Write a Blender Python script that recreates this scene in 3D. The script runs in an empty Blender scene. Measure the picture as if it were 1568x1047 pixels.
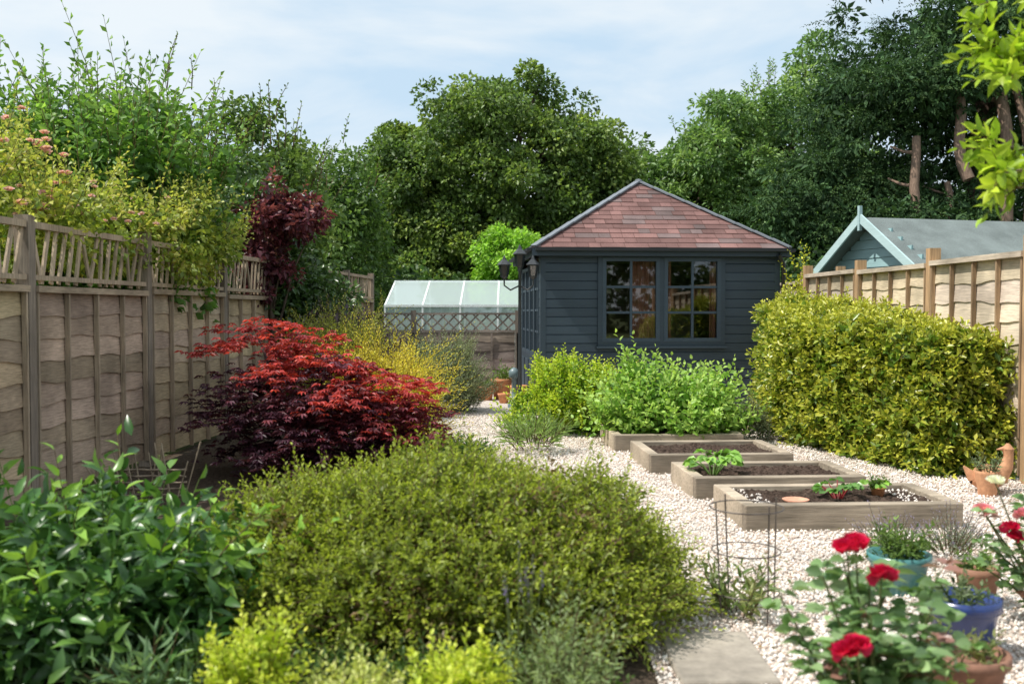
import bpy, math, numpy as np
from mathutils import Vector
rng=np.random.default_rng(7)
scene=bpy.context.scene
GA=1.7
# ------------------------------------------------------------------ materials
def nt(name):
    m=bpy.data.materials.new(name); m.use_nodes=True
    t=m.node_tree; t.nodes.clear(); return m,t,t.nodes,t.links
def leafmat(name,transl=0.35,rough=0.45,spec=0.4):
    m,t,N,K=nt(name)
    o=N.new('ShaderNodeOutputMaterial'); a=N.new('ShaderNodeAttribute'); a.attribute_name='Col'
    p=N.new('ShaderNodeBsdfPrincipled'); p.inputs['Roughness'].default_value=rough
    p.inputs['Specular IOR Level'].default_value=spec
    tr=N.new('ShaderNodeBsdfTranslucent'); mx=N.new('ShaderNodeMixShader'); mx.inputs[0].default_value=transl
    g=N.new('ShaderNodeMix'); g.data_type='RGBA'; g.blend_type='MULTIPLY'; g.inputs[0].default_value=1
    g.inputs[7].default_value=(1.5,1.55,0.85,1)
    K.new(a.outputs['Color'],p.inputs['Base Color']); K.new(a.outputs['Color'],g.inputs[6])
    K.new(g.outputs[2],tr.inputs['Color']); K.new(p.outputs[0],mx.inputs[1]); K.new(tr.outputs[0],mx.inputs[2])
    K.new(mx.outputs[0],o.inputs[0]); return m
def surf(name,rough=0.8,scale=(20,20,20),amt=0.4,bump=0.3,bscale=None,spec=0.3,metal=0,dist=0.01,patch=0.0):
    """colour attribute x stretched noise, with bump"""
    m,t,N,K=nt(name)
    o=N.new('ShaderNodeOutputMaterial'); a=N.new('ShaderNodeAttribute'); a.attribute_name='Col'
    p=N.new('ShaderNodeBsdfPrincipled'); p.inputs['Roughness'].default_value=rough
    p.inputs['Specular IOR Level'].default_value=spec; p.inputs['Metallic'].default_value=metal
    tc=N.new('ShaderNodeTexCoord'); mp=N.new('ShaderNodeMapping'); mp.inputs['Scale'].default_value=scale
    n=N.new('ShaderNodeTexNoise'); n.inputs['Scale'].default_value=1; n.inputs['Detail'].default_value=6; n.inputs['Roughness'].default_value=.65
    r=N.new('ShaderNodeMapRange'); r.inputs[1].default_value=.3; r.inputs[2].default_value=.7
    r.inputs[3].default_value=1-amt; r.inputs[4].default_value=1+amt
    g=N.new('ShaderNodeVectorMath'); g.operation='SCALE'
    K.new(tc.outputs['Object'],mp.inputs[0]); K.new(mp.outputs[0],n.inputs['Vector']); K.new(n.outputs[0],r.inputs[0])
    K.new(a.outputs['Color'],g.inputs[0]); K.new(r.outputs[0],g.inputs['Scale'])
    last=g.outputs[0]
    if patch>0:
        n2=N.new('ShaderNodeTexNoise'); n2.inputs['Scale'].default_value=2.2; n2.inputs['Detail'].default_value=4
        K.new(tc.outputs['Object'],n2.inputs['Vector'])
        r2=N.new('ShaderNodeMapRange'); r2.inputs[1].default_value=.35; r2.inputs[2].default_value=.65
        r2.inputs[3].default_value=1-patch; r2.inputs[4].default_value=1+patch
        g2=N.new('ShaderNodeVectorMath'); g2.operation='SCALE'
        K.new(n2.outputs[0],r2.inputs[0]); K.new(last,g2.inputs[0]); K.new(r2.outputs[0],g2.inputs['Scale']); last=g2.outputs[0]
    K.new(last,p.inputs['Base Color'])
    if bump>0:
        b=N.new('ShaderNodeBump'); b.inputs['Strength'].default_value=bump; b.inputs['Distance'].default_value=dist
        K.new(n.outputs[0],b.inputs['Height']); K.new(b.outputs[0],p.inputs['Normal'])
    K.new(p.outputs[0],o.inputs[0]); return m
def glassmat(name,fac,tint=(1,1,1),diff=0.0):
    m,t,N,K=nt(name); o=N.new('ShaderNodeOutputMaterial')
    tr=N.new('ShaderNodeBsdfTransparent'); tr.inputs[0].default_value=(*tint,1)
    gl=N.new('ShaderNodeBsdfGlossy'); gl.inputs['Roughness'].default_value=.02
    mx=N.new('ShaderNodeMixShader'); mx.inputs[0].default_value=fac
    K.new(tr.outputs[0],mx.inputs[1]); K.new(gl.outputs[0],mx.inputs[2]); out=mx
    if diff>0:
        d=N.new('ShaderNodeBsdfDiffuse'); d.inputs[0].default_value=(.7,.82,.8,1)
        m2=N.new('ShaderNodeMixShader'); m2.inputs[0].default_value=diff
        K.new(mx.outputs[0],m2.inputs[1]); K.new(d.outputs[0],m2.inputs[2]); out=m2
    K.new(out.outputs[0],o.inputs[0]); return m
def gravelmat():
    m,t,N,K=nt('gravel_mat'); o=N.new('ShaderNodeOutputMaterial')
    p=N.new('ShaderNodeBsdfPrincipled'); p.inputs['Roughness'].default_value=.85
    tc=N.new('ShaderNodeTexCoord'); v=N.new('ShaderNodeTexVoronoi'); v.inputs['Scale'].default_value=55
    r=N.new('ShaderNodeValToRGB'); e=r.color_ramp.elements
    e[0].color=(.45,.36,.30,1); e[1].color=(.85,.80,.74,1)
    x=e.new(.35); x.color=(.70,.60,.52,1); x=e.new(.6); x.color=(.80,.73,.66,1)
    s=N.new('ShaderNodeSeparateColor')
    K.new(tc.outputs['Object'],v.inputs['Vector']); K.new(v.outputs['Color'],s.inputs[0]); K.new(s.outputs[0],r.inputs[0])
    r2=N.new('ShaderNodeMapRange'); r2.inputs[1].default_value=0; r2.inputs[2].default_value=.75; r2.inputs[3].default_value=1.05; r2.inputs[4].default_value=.6
    K.new(v.outputs['Distance'],r2.inputs[0])
    g=N.new('ShaderNodeVectorMath'); g.operation='SCALE'; K.new(r.outputs[0],g.inputs[0]); K.new(r2.outputs[0],g.inputs['Scale'])
    K.new(g.outputs[0],p.inputs['Base Color'])
    b=N.new('ShaderNodeBump'); b.invert=True; b.inputs['Strength'].default_value=.7; b.inputs['Distance'].default_value=.01
    K.new(v.outputs['Distance'],b.inputs['Height']); K.new(b.outputs[0],p.inputs['Normal']); K.new(p.outputs[0],o.inputs[0]); return m
LEAF=leafmat('leaf_mat'); LEAFG=leafmat('glossy_leaf_mat',.25,.32,.5); LEAFR=leafmat('conifer_leaf_mat',.2,.7,.2)
PETAL=leafmat('petal_mat',.3,.5,.3)
BARK=surf('bark_mat',.9,(30,30,6),.45,.6)
WOODY=surf('fence_wood_mat',.88,(130,3.5,130),.34,.25,patch=.25,dist=.004,spec=.15)
WOODX=surf('sleeper_wood_mat',.85,(3,50,50),.4,.5,patch=.3)
WOODZ=surf('post_wood_mat',.85,(70,70,4),.35,.3,patch=.2)
PAINT=surf('slate_paint_mat',.5,(3,3,60),.10,.05,spec=.35,patch=.06)
SHING=surf('shingle_mat',.95,(90,90,90),.35,.4,patch=.2)
METAL=surf('black_metal_mat',.4,(30,30,30),.2,0,spec=.6)
TERRA=surf('terracotta_mat',.8,(25,25,25),.25,.15,patch=.15)
GLAZE=surf('glazed_pot_mat',.25,(15,15,15),.2,.05,spec=.6)
SOIL=surf('soil_mat',1,(35,35,35),.6,1,spec=.1,dist=.04)
STONE=surf('stone_mat',.85,(14,14,14),.25,.3,patch=.15)
GRAV=gravelmat()
GLASS=glassmat('window_glass_mat',.15,(.75,.8,.8)); GHGLASS=glassmat('greenhouse_glass_mat',.25,(.88,.95,.94),.4)
# ------------------------------------------------------------------ mesh builder
def norm(a): return a/np.maximum(np.linalg.norm(a,axis=-1,keepdims=True),1e-9)
class Geo:
    def __init__(s): s.V=[];s.C=[];s.F=[];s.M=[];s.S=[];s.n=0
    def add(s,V,F,col,mat=0,sm=False):
        V=np.asarray(V,float).reshape(-1,3); F=np.asarray(F,int)
        c=np.asarray(col,float)
        if c.ndim==1: c=np.tile(c[:3],(len(V),1))
        s.V.append(V); s.C.append(c); s.F.append(F+s.n); s.M.append(np.full(len(F),mat)); s.S.append(np.full(len(F),sm)); s.n+=len(V)
    def hexa(s,v,col,mat=0):
        s.add(v,[[0,3,2,1],[4,5,6,7],[0,1,5,4],[1,2,6,5],[2,3,7,6],[3,0,4,7]],col,mat)
    def box(s,a,b,col,mat=0):
        x0,y0,z0=a;x1,y1,z1=b
        s.hexa([[x0,y0,z0],[x1,y0,z0],[x1,y1,z0],[x0,y1,z0],[x0,y0,z1],[x1,y0,z1],[x1,y1,z1],[x0,y1,z1]],col,mat)
    def beam(s,p,q,w,h,col,mat=0,up=(0,0,1)):
        p=np.array(p,float);q=np.array(q,float);d=norm(q-p);up=np.array(up,float)
        if abs(d@up)>.97: up=np.array([0,1.,0])
        a=norm(np.cross(d,up))*w/2; b=norm(np.cross(a,d))*h/2
        s.hexa([p-a-b,p+a-b,q+a-b,q-a-b,p-a+b,p+a+b,q+a+b,q-a+b],col,mat)
    def tube(s,pts,rad,col,mat=0,k=7,cap=True):
        pts=np.array(pts,float);n=len(pts);rad=np.broadcast_to(np.array(rad,float),(n,))
        d=np.gradient(pts,axis=0) if n>2 else np.tile(pts[1]-pts[0],(2,1)); d=norm(d)
        ref=np.array([0.3,1,0.1]) if abs(d[0][1])<.8 else np.array([1.,0,.1])
        a=norm(np.cross(d,ref)); b=np.cross(d,a); th=np.arange(k)*2*math.pi/k
        V=pts[:,None]+rad[:,None,None]*(np.cos(th)[None,:,None]*a[:,None]+np.sin(th)[None,:,None]*b[:,None])
        F=[[i*k+j,i*k+(j+1)%k,(i+1)*k+(j+1)%k,(i+1)*k+j] for i in range(n-1) for j in range(k)]
        s.add(V,F,col,mat,True)
        if cap: s.add(np.vstack([V[-1],pts[-1:]]),[[j,(j+1)%k,k] for j in range(k)],col,mat)
    def lathe(s,c,prof,col,mat=0,k=28):
        th=np.arange(k)*2*math.pi/k; P=np.array(prof,float)
        V=np.stack([c[0]+P[:,0:1]*np.cos(th),c[1]+P[:,0:1]*np.sin(th),c[2]+np.repeat(P[:,1:2],k,1)],-1); n=len(P)
        F=[[i*k+j,i*k+(j+1)%k,(i+1)*k+(j+1)%k,(i+1)*k+j] for i in range(n-1) for j in range(k)]
        s.add(V,F,col,mat,k>10)
    def build(s,name,mats,parent=None,smooth=False):
        me=bpy.data.meshes.new(name); V=np.concatenate(s.V); C=np.concatenate(s.C)
        loops=np.concatenate([f.ravel() for f in s.F]); tot=np.concatenate([np.full(len(f),f.shape[1]) for f in s.F])
        st=np.concatenate([[0],np.cumsum(tot)[:-1]])
        me.vertices.add(len(V)); me.vertices.foreach_set('co',V.ravel())
        me.loops.add(len(loops)); me.loops.foreach_set('vertex_index',loops.astype(np.int32))
        me.polygons.add(len(tot)); me.polygons.foreach_set('loop_start',st.astype(np.int32))
        me.polygons.foreach_set('material_index',np.concatenate(s.M).astype(np.int32))
        me.update(calc_edges=True)
        me.polygons.foreach_set('use_smooth',np.concatenate(s.S).astype(bool))
        a=me.color_attributes.new('Col','FLOAT_COLOR','POINT')
        a.data.foreach_set('color',np.hstack([np.clip(C,0,1),np.ones((len(C),1))]).astype(np.float32).ravel())
        for m in mats: me.materials.append(m)
        me.update()
        o=bpy.data.objects.new(name,me); scene.collection.objects.link(o)
        if parent: o.parent=parent
        return o
def empty(name,loc=(0,0,0),rz=0):
    e=bpy.data.objects.new(name,None); e.location=loc; e.rotation_euler=(0,0,rz); scene.collection.objects.link(e); e.empty_display_size=.2; return e
# ------------------------------------------------------------------ foliage
def runit(n): return norm(rng.normal(size=(n,3)))
def put_leaves(g,P,D,L,W,col,mat=0,hi=False,up=.6,droop=.2,fold=.18):
    n=len(P); L=np.broadcast_to(L,(n,))[:,None]; W=np.broadcast_to(W,(n,))[:,None]
    if mat!=2: col=np.minimum(np.asarray(col)*GA,.75)
    D=norm(D); Nn=norm(rng.normal(size=(n,3))*.7+np.array([0,0,up+.15]))
    S=norm(np.cross(D,Nn)); Nn=np.cross(S,D)
    if not hi:
        V=np.stack([P,P+D*L*.5+S*W/2+Nn*W*fold,P+D*L-Nn*L*droop,P+D*L*.5-S*W/2+Nn*W*fold],1)
        b=np.arange(n)[:,None]*4
        F=np.concatenate([b+np.array([0,1,2]),b+np.array([0,2,3])]); k=4
    else:
        def c(t,s,f): return P+D*L*t+S*W*s+Nn*(W*f-L*droop*t*t)
        V=np.stack([c(0,0,0),c(.33,0,0),c(.7,0,0),c(1,0,0),c(.3,.46,fold),c(.66,.38,fold),c(.3,-.46,fold),c(.66,-.38,fold)],1)
        b=np.arange(n)[:,None]*8; k=8
        T=np.concatenate([b+np.array(q) for q in ([0,4,1],[2,5,3],[0,1,6],[2,3,7])]); Q=np.concatenate([b+np.array(q) for q in ([1,4,5,2],[1,2,7,6])])
        C=np.repeat(col,k,0); g.add(V,T,C,mat,True); g.F.append(Q+g.n-len(V.reshape(-1,3))); g.M.append(np.full(len(Q),mat)); g.S.append(np.full(len(Q),True)); return
    g.add(V,F,np.repeat(col,k,0),mat,True)
def mixcol(n,cols,jit=.22,grp=None):
    cols=np.array(cols,float); k=len(cols)
    if grp is None: t=rng.random(n)
    else: t=np.clip(grp*.65+rng.random(n)*.35,0,.9999)
    x=t*(k-1); i=np.minimum(x.astype(int),k-2); f=(x-i)[:,None]
    c=cols[i]*(1-f)+cols[i+1]*f
    return c*(1+jit*rng.normal(size=(n,1))).clip(.4,1.9)
def body(n,c,r,lo=.5,lump=.2,zmin=None,top=False):
    u=runit(n)
    if top: u[:,2]=np.abs(u[:,2])
    ph=rng.random(6)*6.28
    f=1+lump*(np.sin(u[:,0]*5+ph[0])*np.sin(u[:,2]*5+ph[1])+.6*np.sin(u[:,1]*7+ph[2])*np.sin(u[:,2]*9+ph[3]))
    rad=(lo**2+rng.random(n)*(1-lo**2))**.5
    C=np.array(c)+u*np.array(r)*(rad*f)[:,None]
    if zmin is not None: k=C[:,2]>zmin; return C[k],u[k]
    return C,u
def clumps(g,C,R,n,L,W,cols,mat=0,down=-.2,flat=.75,hi=False,jit=.22,up=.6):
    k=len(C); R=np.broadcast_to(R,(k,))*(rng.random(k)*.7+.65)
    v=runit(k*n); rr=np.repeat(R,n)*(.35+.65*rng.random(k*n)**.5)
    P=np.repeat(C,n,0)+v*rr[:,None]*np.array([1,1,flat])
    D=norm(v*.8+rng.normal(size=(k*n,3))*.45+np.array([0,0,down]))
    col=mixcol(k*n,cols,jit,np.repeat(rng.random(k),n))
    s=(rng.random(k*n)*.6+.7)
    put_leaves(g,P,D,L*s,W*s,col,mat,hi,up)
def shoots(g,B,Dr,Ln,nl,L,W,cols,stem=(.12,.08,.04),sr=.003,mat=0,smat=1,bend=.15,spread=.9,t0=.15,tip=None,hi=False,droop=.15,jit=.18,taper=.5):
    s=len(B); Dr=norm(Dr); Ln=np.broadcast_to(Ln,(s,))*(rng.random(s)*.5+.75)
    bd=rng.normal(size=(s,3))*bend; bd[:,2]-=bend*.5
    def pos(t): return B[:,None]+Dr[:,None]*(Ln[:,None]*t)[...,None]+bd[:,None]*(Ln[:,None]*t*t)[...,None]
    t=np.tile(np.linspace(t0,1,nl),(s,1)); P=pos(t)
    a=norm(np.cross(Dr,rng.normal(size=(s,3)))); b=np.cross(Dr,a)
    th=np.arange(nl)*2.4+rng.random((s,1))*6.28+rng.normal(size=(s,nl))*.3
    side=np.cos(th)[...,None]*a[:,None]+np.sin(th)[...,None]*b[:,None]
    sp=spread*(1-.6*t**3)[...,None]
    D=norm(Dr[:,None]*.55+bd[:,None]*.5+side*sp)
    sz=(1-taper*t**2)*(rng.random((s,nl))*.4+.8)
    n=s*nl; col=mixcol(n,cols,jit,np.repeat(rng.random(s),nl))
    if tip is not None:
        f=(t.ravel()**3)[:,None]*.9; col=col*(1-f)+np.array(tip)*f*(1+.15*rng.normal(size=(n,1)))
    put_leaves(g,P.reshape(-1,3),D.reshape(-1,3),L*sz.ravel(),W*sz.ravel(),col,mat,hi,.6,droop)
    if sr>0:
        tt=np.tile(np.array([0,.5,1.]),(s,1)); Q=pos(tt); rr=np.array([1,.75,.35])*sr
        V=np.stack([Q+rr[None,:,None]*(math.cos(x)*a[:,None]+math.sin(x)*b[:,None]) for x in (0,2.1,4.2)],2)
        bs=np.arange(s)[:,None]*9
        F=np.concatenate([bs+np.array([i*3+j,i*3+(j+1)%3,(i+1)*3+(j+1)%3,(i+1)*3+j]) for i in range(2) for j in range(3)])
        g.add(V,F,stem,smat,True)
def trunk(g,base,top,r,targets,col=(.10,.075,.055),mat=1,nb=8):
    base=np.array(base,float);top=np.array(top,float)
    p=[base+(top-base)*t+np.array([math.sin(t*5),math.cos(t*4),0])*r*.6 for t in np.linspace(0,1,6)]
    g.tube(p,np.linspace(r,r*.4,6),col,mat,8)
    idx=rng.choice(len(targets),min(nb,len(targets)),replace=False)
    for i in idx:
        s=base+(top-base)*rng.uniform(.35,.95); e=targets[i]; m=(s+e)/2+np.array([0,0,.12*np.linalg.norm(e-s)])
        g.tube([s,m,e],[r*.4,r*.25,r*.08],col,mat,5)
def tree(name,bodies,cr,n,L,W,cols,leaf=None,tr=.2,down=-.2,flat=.75,tops=0,topcol=None,topL=1,lump=.2,z0=0,jit=.22):
    g=Geo(); allC=[]
    for (k,c,r) in bodies:
        C,u=body(k,c,r,lump=lump,lo=.6); allC.append(C); clumps(g,C,cr,n,L,W,cols,0,down,flat,jit=jit)
        if tops:
            B,u=body(tops,c,r,lo=.9,lump=lump,top=True)
            shoots(g,B,u*.4+np.array([0,0,1]),topL,10,L*1.0,W,topcol or cols,sr=.012)
    A=np.concatenate(allC); c=np.array(bodies[0][1]); 
    trunk(g,(c[0],c[1],z0),(c[0],c[1],c[2]+bodies[0][2][2]*.5),tr,A,nb=14)
    return g.build(name,[leaf or LEAF,BARK])
# ------------------------------------------------------------------ ground
g=Geo(); g.add([[-400,-400,0],[400,-400,0],[400,400,0],[-400,400,0]],[[0,1,2,3]],(.10,.12,.05)); g.build('ground',[SOIL])
def sheet(name,poly,z,col,mat):
    g=Geo(); n=len(poly); g.add([[x,y,z] for x,y in poly],[list(range(n))],col); return g.build(name,[mat])
sheet('border_soil',[(-3.6,1),(.6,1),(.6,5.5),(.2,6.6),(-.35,8.6),(-1.4,12),(-2.2,17.3),(-2.9,17.3),(-3.3,7)],.004,(.10,.075,.055),SOIL)
GP=[(.5,1.2),(4.2,1.2),(4.1,7.5),(3.9,12.6),(4.3,14),(4,18),(.3,18),(-2.2,18),(-1.5,12),(-.45,9),(.1,6.6),(.55,5.2)]
sheet('gravel_path',GP,.008,(.6,.55,.5),GRAV)
def inpoly(x,y,P):
    r=np.zeros(len(x),bool); n=len(P)
    for i in range(n):
        x0,y0=P[i];x1,y1=P[(i+1)%n]
        c=((y0>y)!=(y1>y))&(x<(x1-x0)*(y-y0)/(y1-y0+1e-12)+x0); r^=c
    return r
N=90000; yy=3.0+10*rng.random(N)**1.6; xx=-1.2+5.3*rng.random(N); k=inpoly(xx,yy,GP); xx=xx[k];yy=yy[k];N=len(xx)
o8=np.array([[1,0,0],[0,1,0],[-1,0,0],[0,-1,0],[0,0,1],[0,0,-1]],float)
V=o8[None]*(rng.random((N,6,1))*.6+.6)*(rng.random((N,1,3))*.007+.006); a=rng.random(N)*6.28
ca,sa=np.cos(a)[:,None],np.sin(a)[:,None]; V=np.stack([V[...,0]*ca-V[...,1]*sa,V[...,0]*sa+V[...,1]*ca,V[...,2]],-1)
V+=np.stack([xx,yy,np.full(N,.012)+rng.random(N)*.008],-1)[:,None]
T=np.array([[0,1,4],[1,2,4],[2,3,4],[3,0,4],[1,0,5],[2,1,5],[3,2,5],[0,3,5]])
cl=mixcol(N,[(.46,.35,.28),(.74,.63,.55),(.85,.77,.70),(.90,.87,.83)],.10)
g=Geo(); g.add(V,(np.arange(N)[:,None,None]*6+T).reshape(-1,3),np.repeat(cl,6,0),0,True); g.build('gravel_stones',[STONE])
GA=1.2
g=Geo(); n=900; xx=rng.uniform(.3,4,n); yy=rng.uniform(3.2,13,n); k=inpoly(xx,yy,GP); xx=xx[k];yy=yy[k]; n=len(xx)
put_leaves(g,np.column_stack([xx,yy,np.full(n,.024)]),np.column_stack([rng.normal(size=(n,2)),np.zeros(n)]),.025,.013,mixcol(n,[(.2,.12,.05),(.3,.22,.08),(.12,.16,.04)],.2),0,up=3); g.build('fallen_leaves',[LEAF])
g=Geo()
for i,(x,y) in enumerate([(.62,1.7),(.61,2.3),(.62,2.9),(.60,3.5)]):
    g.box((x,y,.0),(x+.36,y+.56,.035),np.array([.34,.30,.25])*rng.uniform(.85,1.1))
o=g.build('paving_slabs',[STONE]); b=o.modifiers.new('b','BEVEL'); b.width=.008
# ------------------------------------------------------------------ shed
shed=empty('garden_shed',(.40,13.2,0),.077)
SW,SD,EH=3.19,3.0,2.18; SL=(.040,.060,.080)
def board(g,p0,p1,z0,z1,nr,tb,tt,th,col,mat=0):
    p0=np.array([*p0,0.]);p1=np.array([*p1,0.]);nr=np.array([*nr,0.]);Z=np.array([0,0,1.])
    g.hexa([p0+nr*tb+Z*z0,p1+nr*tb+Z*z0,p1-nr*th+Z*z0,p0-nr*th+Z*z0,p0+nr*tt+Z*z1,p1+nr*tt+Z*z1,p1-nr*th+Z*z1,p0-nr*th+Z*z1],col,mat)
def clad(g,p0,p1,nr,openings,zt=2.1,zb=.1,bh=.118):
    p0=np.array(p0,float);p1=np.array(p1,float);Lw=np.linalg.norm(p1-p0);d=(p1-p0)/Lw
    z=zb
    while z<zt-.01:
        z1=min(z+bh,zt); segs=[(0,Lw)]
        for (a,b,c,e) in openings:
            if z1>c+.01 and z<e-.01:
                segs=[q for (s0,s1) in segs for q in ((s0,min(s1,a)),(max(s0,b),s1)) if q[1]-q[0]>.01]
        for s0,s1 in segs:
            c=np.array(SL)*rng.uniform(.90,1.12)
            board(g,p0+d*s0,p0+d*s1,z,z1-.016,nr,.0215,.0190,.02,c)
            board(g,p0+d*s0,p0+d*s1,z1-.016,z1-.001,nr,.0190,.009,.02,c)
        z=z1
g=Geo()
WX0,WX1,WZ0,WZ1=.80,2.40,.94,2.06
clad(g,(0.03,0),(SW-.03,0),(0,-1),[(WX0,WX1,WZ0,WZ1)])
clad(g,(0,.03),(0,SD-.03),(-1,0),[(.25,2.75,.10,2.0)])
clad(g,(SW,.03),(SW,SD-.03),(1,0),[]); clad(g,(.03,SD),(SW-.03,SD),(0,1),[])
for x in (-.026,SW-.045):
    for y in (-.0235,SD-.045): g.box((x,y,.06),(x+.071,y+.07,2.13),SL)
g.build('walls',[PAINT],shed)
g=Geo(); g.box((-.05,-.05,0),(SW+.05,SD+.05,.07),(.3,.28,.25)); g.build('base',[STONE],shed)
g=Geo(); g.box((.05,.05,.075),(SW-.05,SD-.05,.1),(.2,.13,.08)); g.box((.05,SD-.06,.1),(SW-.05,SD-.04,2.1),(.16,.1,.06)); g.box((.06,.06,2.1),(SW-.06,SD-.06,2.12),(.12,.09,.06))
g.box((.5,1.6,.1),(1.9,2.2,.85),(.2,.11,.06)); g.box((.9,1.9,.85),(1.2,2.1,1.35),(.3,.2,.12)); g.box((2.0,2.0,.1),(2.6,2.6,1.5),(.25,.2,.17))
g.build('interior',[WOODX],shed)
def casement(g,gg,x0,x1,z0,z1,cols,rows,y=-.02,fw=.05,mw=.032,axis=0):
    def bx(a0,a1,zz0,zz1,d0,d1,G,col):
        if axis==0: G.box((a0,d0,zz0),(a1,d1,zz1),col)
        else: G.box((d0,a0,zz0),(d1,a1,zz1),col)
    f=np.array(SL)*1.25
    bx(x0,x0+fw,z0,z1,y-.03,y+.02,g,f); bx(x1-fw,x1,z0,z1,y-.03,y+.02,g,f)
    bx(x0+fw,x1-fw,z1-fw,z1,y-.028,y+.02,g,f); bx(x0+fw,x1-fw,z0,z0+fw,y-.028,y+.02,g,f)
    ix0,ix1,iz0,iz1=x0+fw,x1-fw,z0+fw,z1-fw
    for i in range(1,cols):
        c=ix0+(ix1-ix0)*i/cols; bx(c-mw/2,c+mw/2,iz0,iz1,y-.020,y+.012,g,f)
    for j in range(1,rows):
        c=iz0+(iz1-iz0)*j/rows; bx(ix0,ix1,c-mw/2,c+mw/2,y-.016,y+.010,g,f)
    for i in range(cols):
        for j in range(rows):
            a0=ix0+(ix1-ix0)*i/cols; a1=ix0+(ix1-ix0)*(i+1)/cols; b0=iz0+(iz1-iz0)*j/rows; b1=iz0+(iz1-iz0)*(j+1)/rows
            t=rng.normal()*.0035; t2=rng.normal()*.003; yy=y-.004
            if axis==0: gg.add([[a0,yy-t,b0+.001],[a1,yy+t,b0+.001],[a1,yy+t+t2,b1-.001],[a0,yy-t+t2,b1-.001]],[[0,1,2,3]],(1,1,1))
            else: gg.add([[yy-t,a0,b0+.001],[yy+t,a1,b0+.001],[yy+t+t2,a1,b1-.001],[yy-t+t2,a0,b1-.001]],[[0,1,2,3]],(1,1,1))
g=Geo();gg=Geo()
g.box((WX0-.06,-.045,WZ0-.06),(WX0,-.001,WZ1+.05),SL); g.box((WX1,-.045,WZ0-.06),(WX1+.06,-.001,WZ1+.05),SL)
g.box((WX0,-.043,WZ1),(WX1,-.001,WZ1+.05),SL); g.box((WX0-.08,-.075,WZ0-.085),(WX1+.08,-.001,WZ0-.06),SL); g.box((WX0,-.044,WZ0-.06),(WX1,-.001,WZ0),SL)
m=(WX0+WX1)/2; g.box((m-.03,-.044,WZ0),(m+.03,-.001,WZ1),SL)
casement(g,gg,WX0,m-.03,WZ0,WZ1,2,3); casement(g,gg,m+.03,WX1,WZ0,WZ1,2,3)
g.build('window_frames',[PAINT],shed)
g2=Geo()
for i in range(4): casement(g2,gg,.25+i*.625,.25+(i+1)*.625,.72,2.0,2,4,y=0,axis=1)
for i in range(4):
    g2.box((-.03,.25+i*.625,.1),(.02,.25+(i+1)*.625-.002,.718),SL); g2.box((-.045,.32+i*.625,.18),(-.0305,.8+i*.625,.64),np.array(SL)*1.15)
g2.build('french_doors',[PAINT],shed)
gg.build('window_glass',[GLASS],shed)
g=Geo()
for (a,b) in [(WX0+.40,WX0+.74),(m+.06,m+.16),(WX1-.12,WX1-.02)]:
    n=30; xs=np.linspace(a,b,n); ys=.10+.018*np.sin(xs*90)
    V=np.concatenate([np.stack([xs,ys,np.full(n,.8)],1),np.stack([xs,ys,np.full(n,2.05)],1)])
    g.add(V,[[i,i+1,n+i+1,n+i] for i in range(n-1)],(.28,.11,.07),0,True)
g.build('curtains',[TERRA],shed)
OV=.13; A=np.array([[-OV,-OV,EH+.0],[SW+OV,-OV,EH],[SW+OV,SD+OV,EH],[-OV,SD+OV,EH]]); AP=np.array([SW/2,SD/2,3.25])
g=Geo(); g.add(np.vstack([A,AP]),[[0,1,4],[1,2,4],[2,3,4],[3,0,4]],(.1,.05,.04)); g.add(A,[[3,2,1,0]],(.05,.06,.07))
for f in range(4):
    a=A[f];b=A[(f+1)%4];L=np.linalg.norm(b-a);ex=(b-a)/L;H=np.linalg.norm((a+b)/2-AP);ey=(AP-(a+b)/2)/H;nn=np.cross(ex,ey)
    rows=15
    for r in range(rows):
        t0=r/rows;t1=(r+1)/rows; l0,r0=L/2*t0,L-L/2*t0; l1,r1=L/2*t1,L-L/2*t1
        x=-rng.random()*.3
        while x<L:
            w=rng.choice([.16,.24,.32]); x1=x+w-.006
            q=[(np.clip(x,l0,r0),t0),(np.clip(x1,l0,r0),t0),(np.clip(x1,l1,r1),t1),(np.clip(x,l1,r1),t1)]
            if q[1][0]-q[0][0]>.02:
                P=[a+ex*s+ey*(H*t) for s,t in q]
                k=rng.uniform(.75,1.25); c=np.array([.19,.105,.095])*k if rng.random()<.8 else np.array([.16,.115,.11])*k
                o_=rng.uniform(.009,.015)
                P=[P[0]+nn*o_,P[1]+nn*o_,P[2]+nn*.004,P[3]+nn*.004]+[P[0]+nn*.001,P[1]+nn*.001]
                g.add(P,[[0,1,2,3],[4,5,1,0]],c)
            x+=w
g.build('roof_shingles',[SHING],shed)
g=Geo()
for i in range(4):
    a=A[i]; k=9
    for j in range(k):
        p=a+(AP-a)*j/k; q=a+(AP-a)*((j+1)/k)
        g.beam(p+[0,0,.02],q+[0,0,.028],.10,.022,(.17,.19,.215))
g.lathe((AP[0],AP[1],AP[2]),[(.07,-.02),(.05,.04),(0.001,.055)],(.16,.18,.2),0,8)
g.build('hip_caps',[PAINT],shed)
g=Geo()
for i in range(4):
    a=A[i];b=A[(i+1)%4]; g.beam(a+[0,0,-.055],b+[0,0,-.055],.03,.10,SL)
    d=norm(b-a); nn=np.cross(d,[0,0,1]); g.beam(a+nn*.05+[0,0,-.02]+d*.02,b+nn*.05+[0,0,-.02]-d*.02,.06,.04,(.025,.028,.032))
g.build('fascia',[PAINT],shed)
g=Geo(); g.tube([(SW-.05,-.17,2.1),(SW+.06,-.06,1.98),(SW+.06,-.05,.1)],.03,(.02,.022,.025)); g.build('downpipe',[METAL],shed)
g=Geo(); g.box((3.42,12.75,0),(4.05,13.1,.12),(.6,.55,.48)); g.build('stone_step',[STONE])
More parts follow.
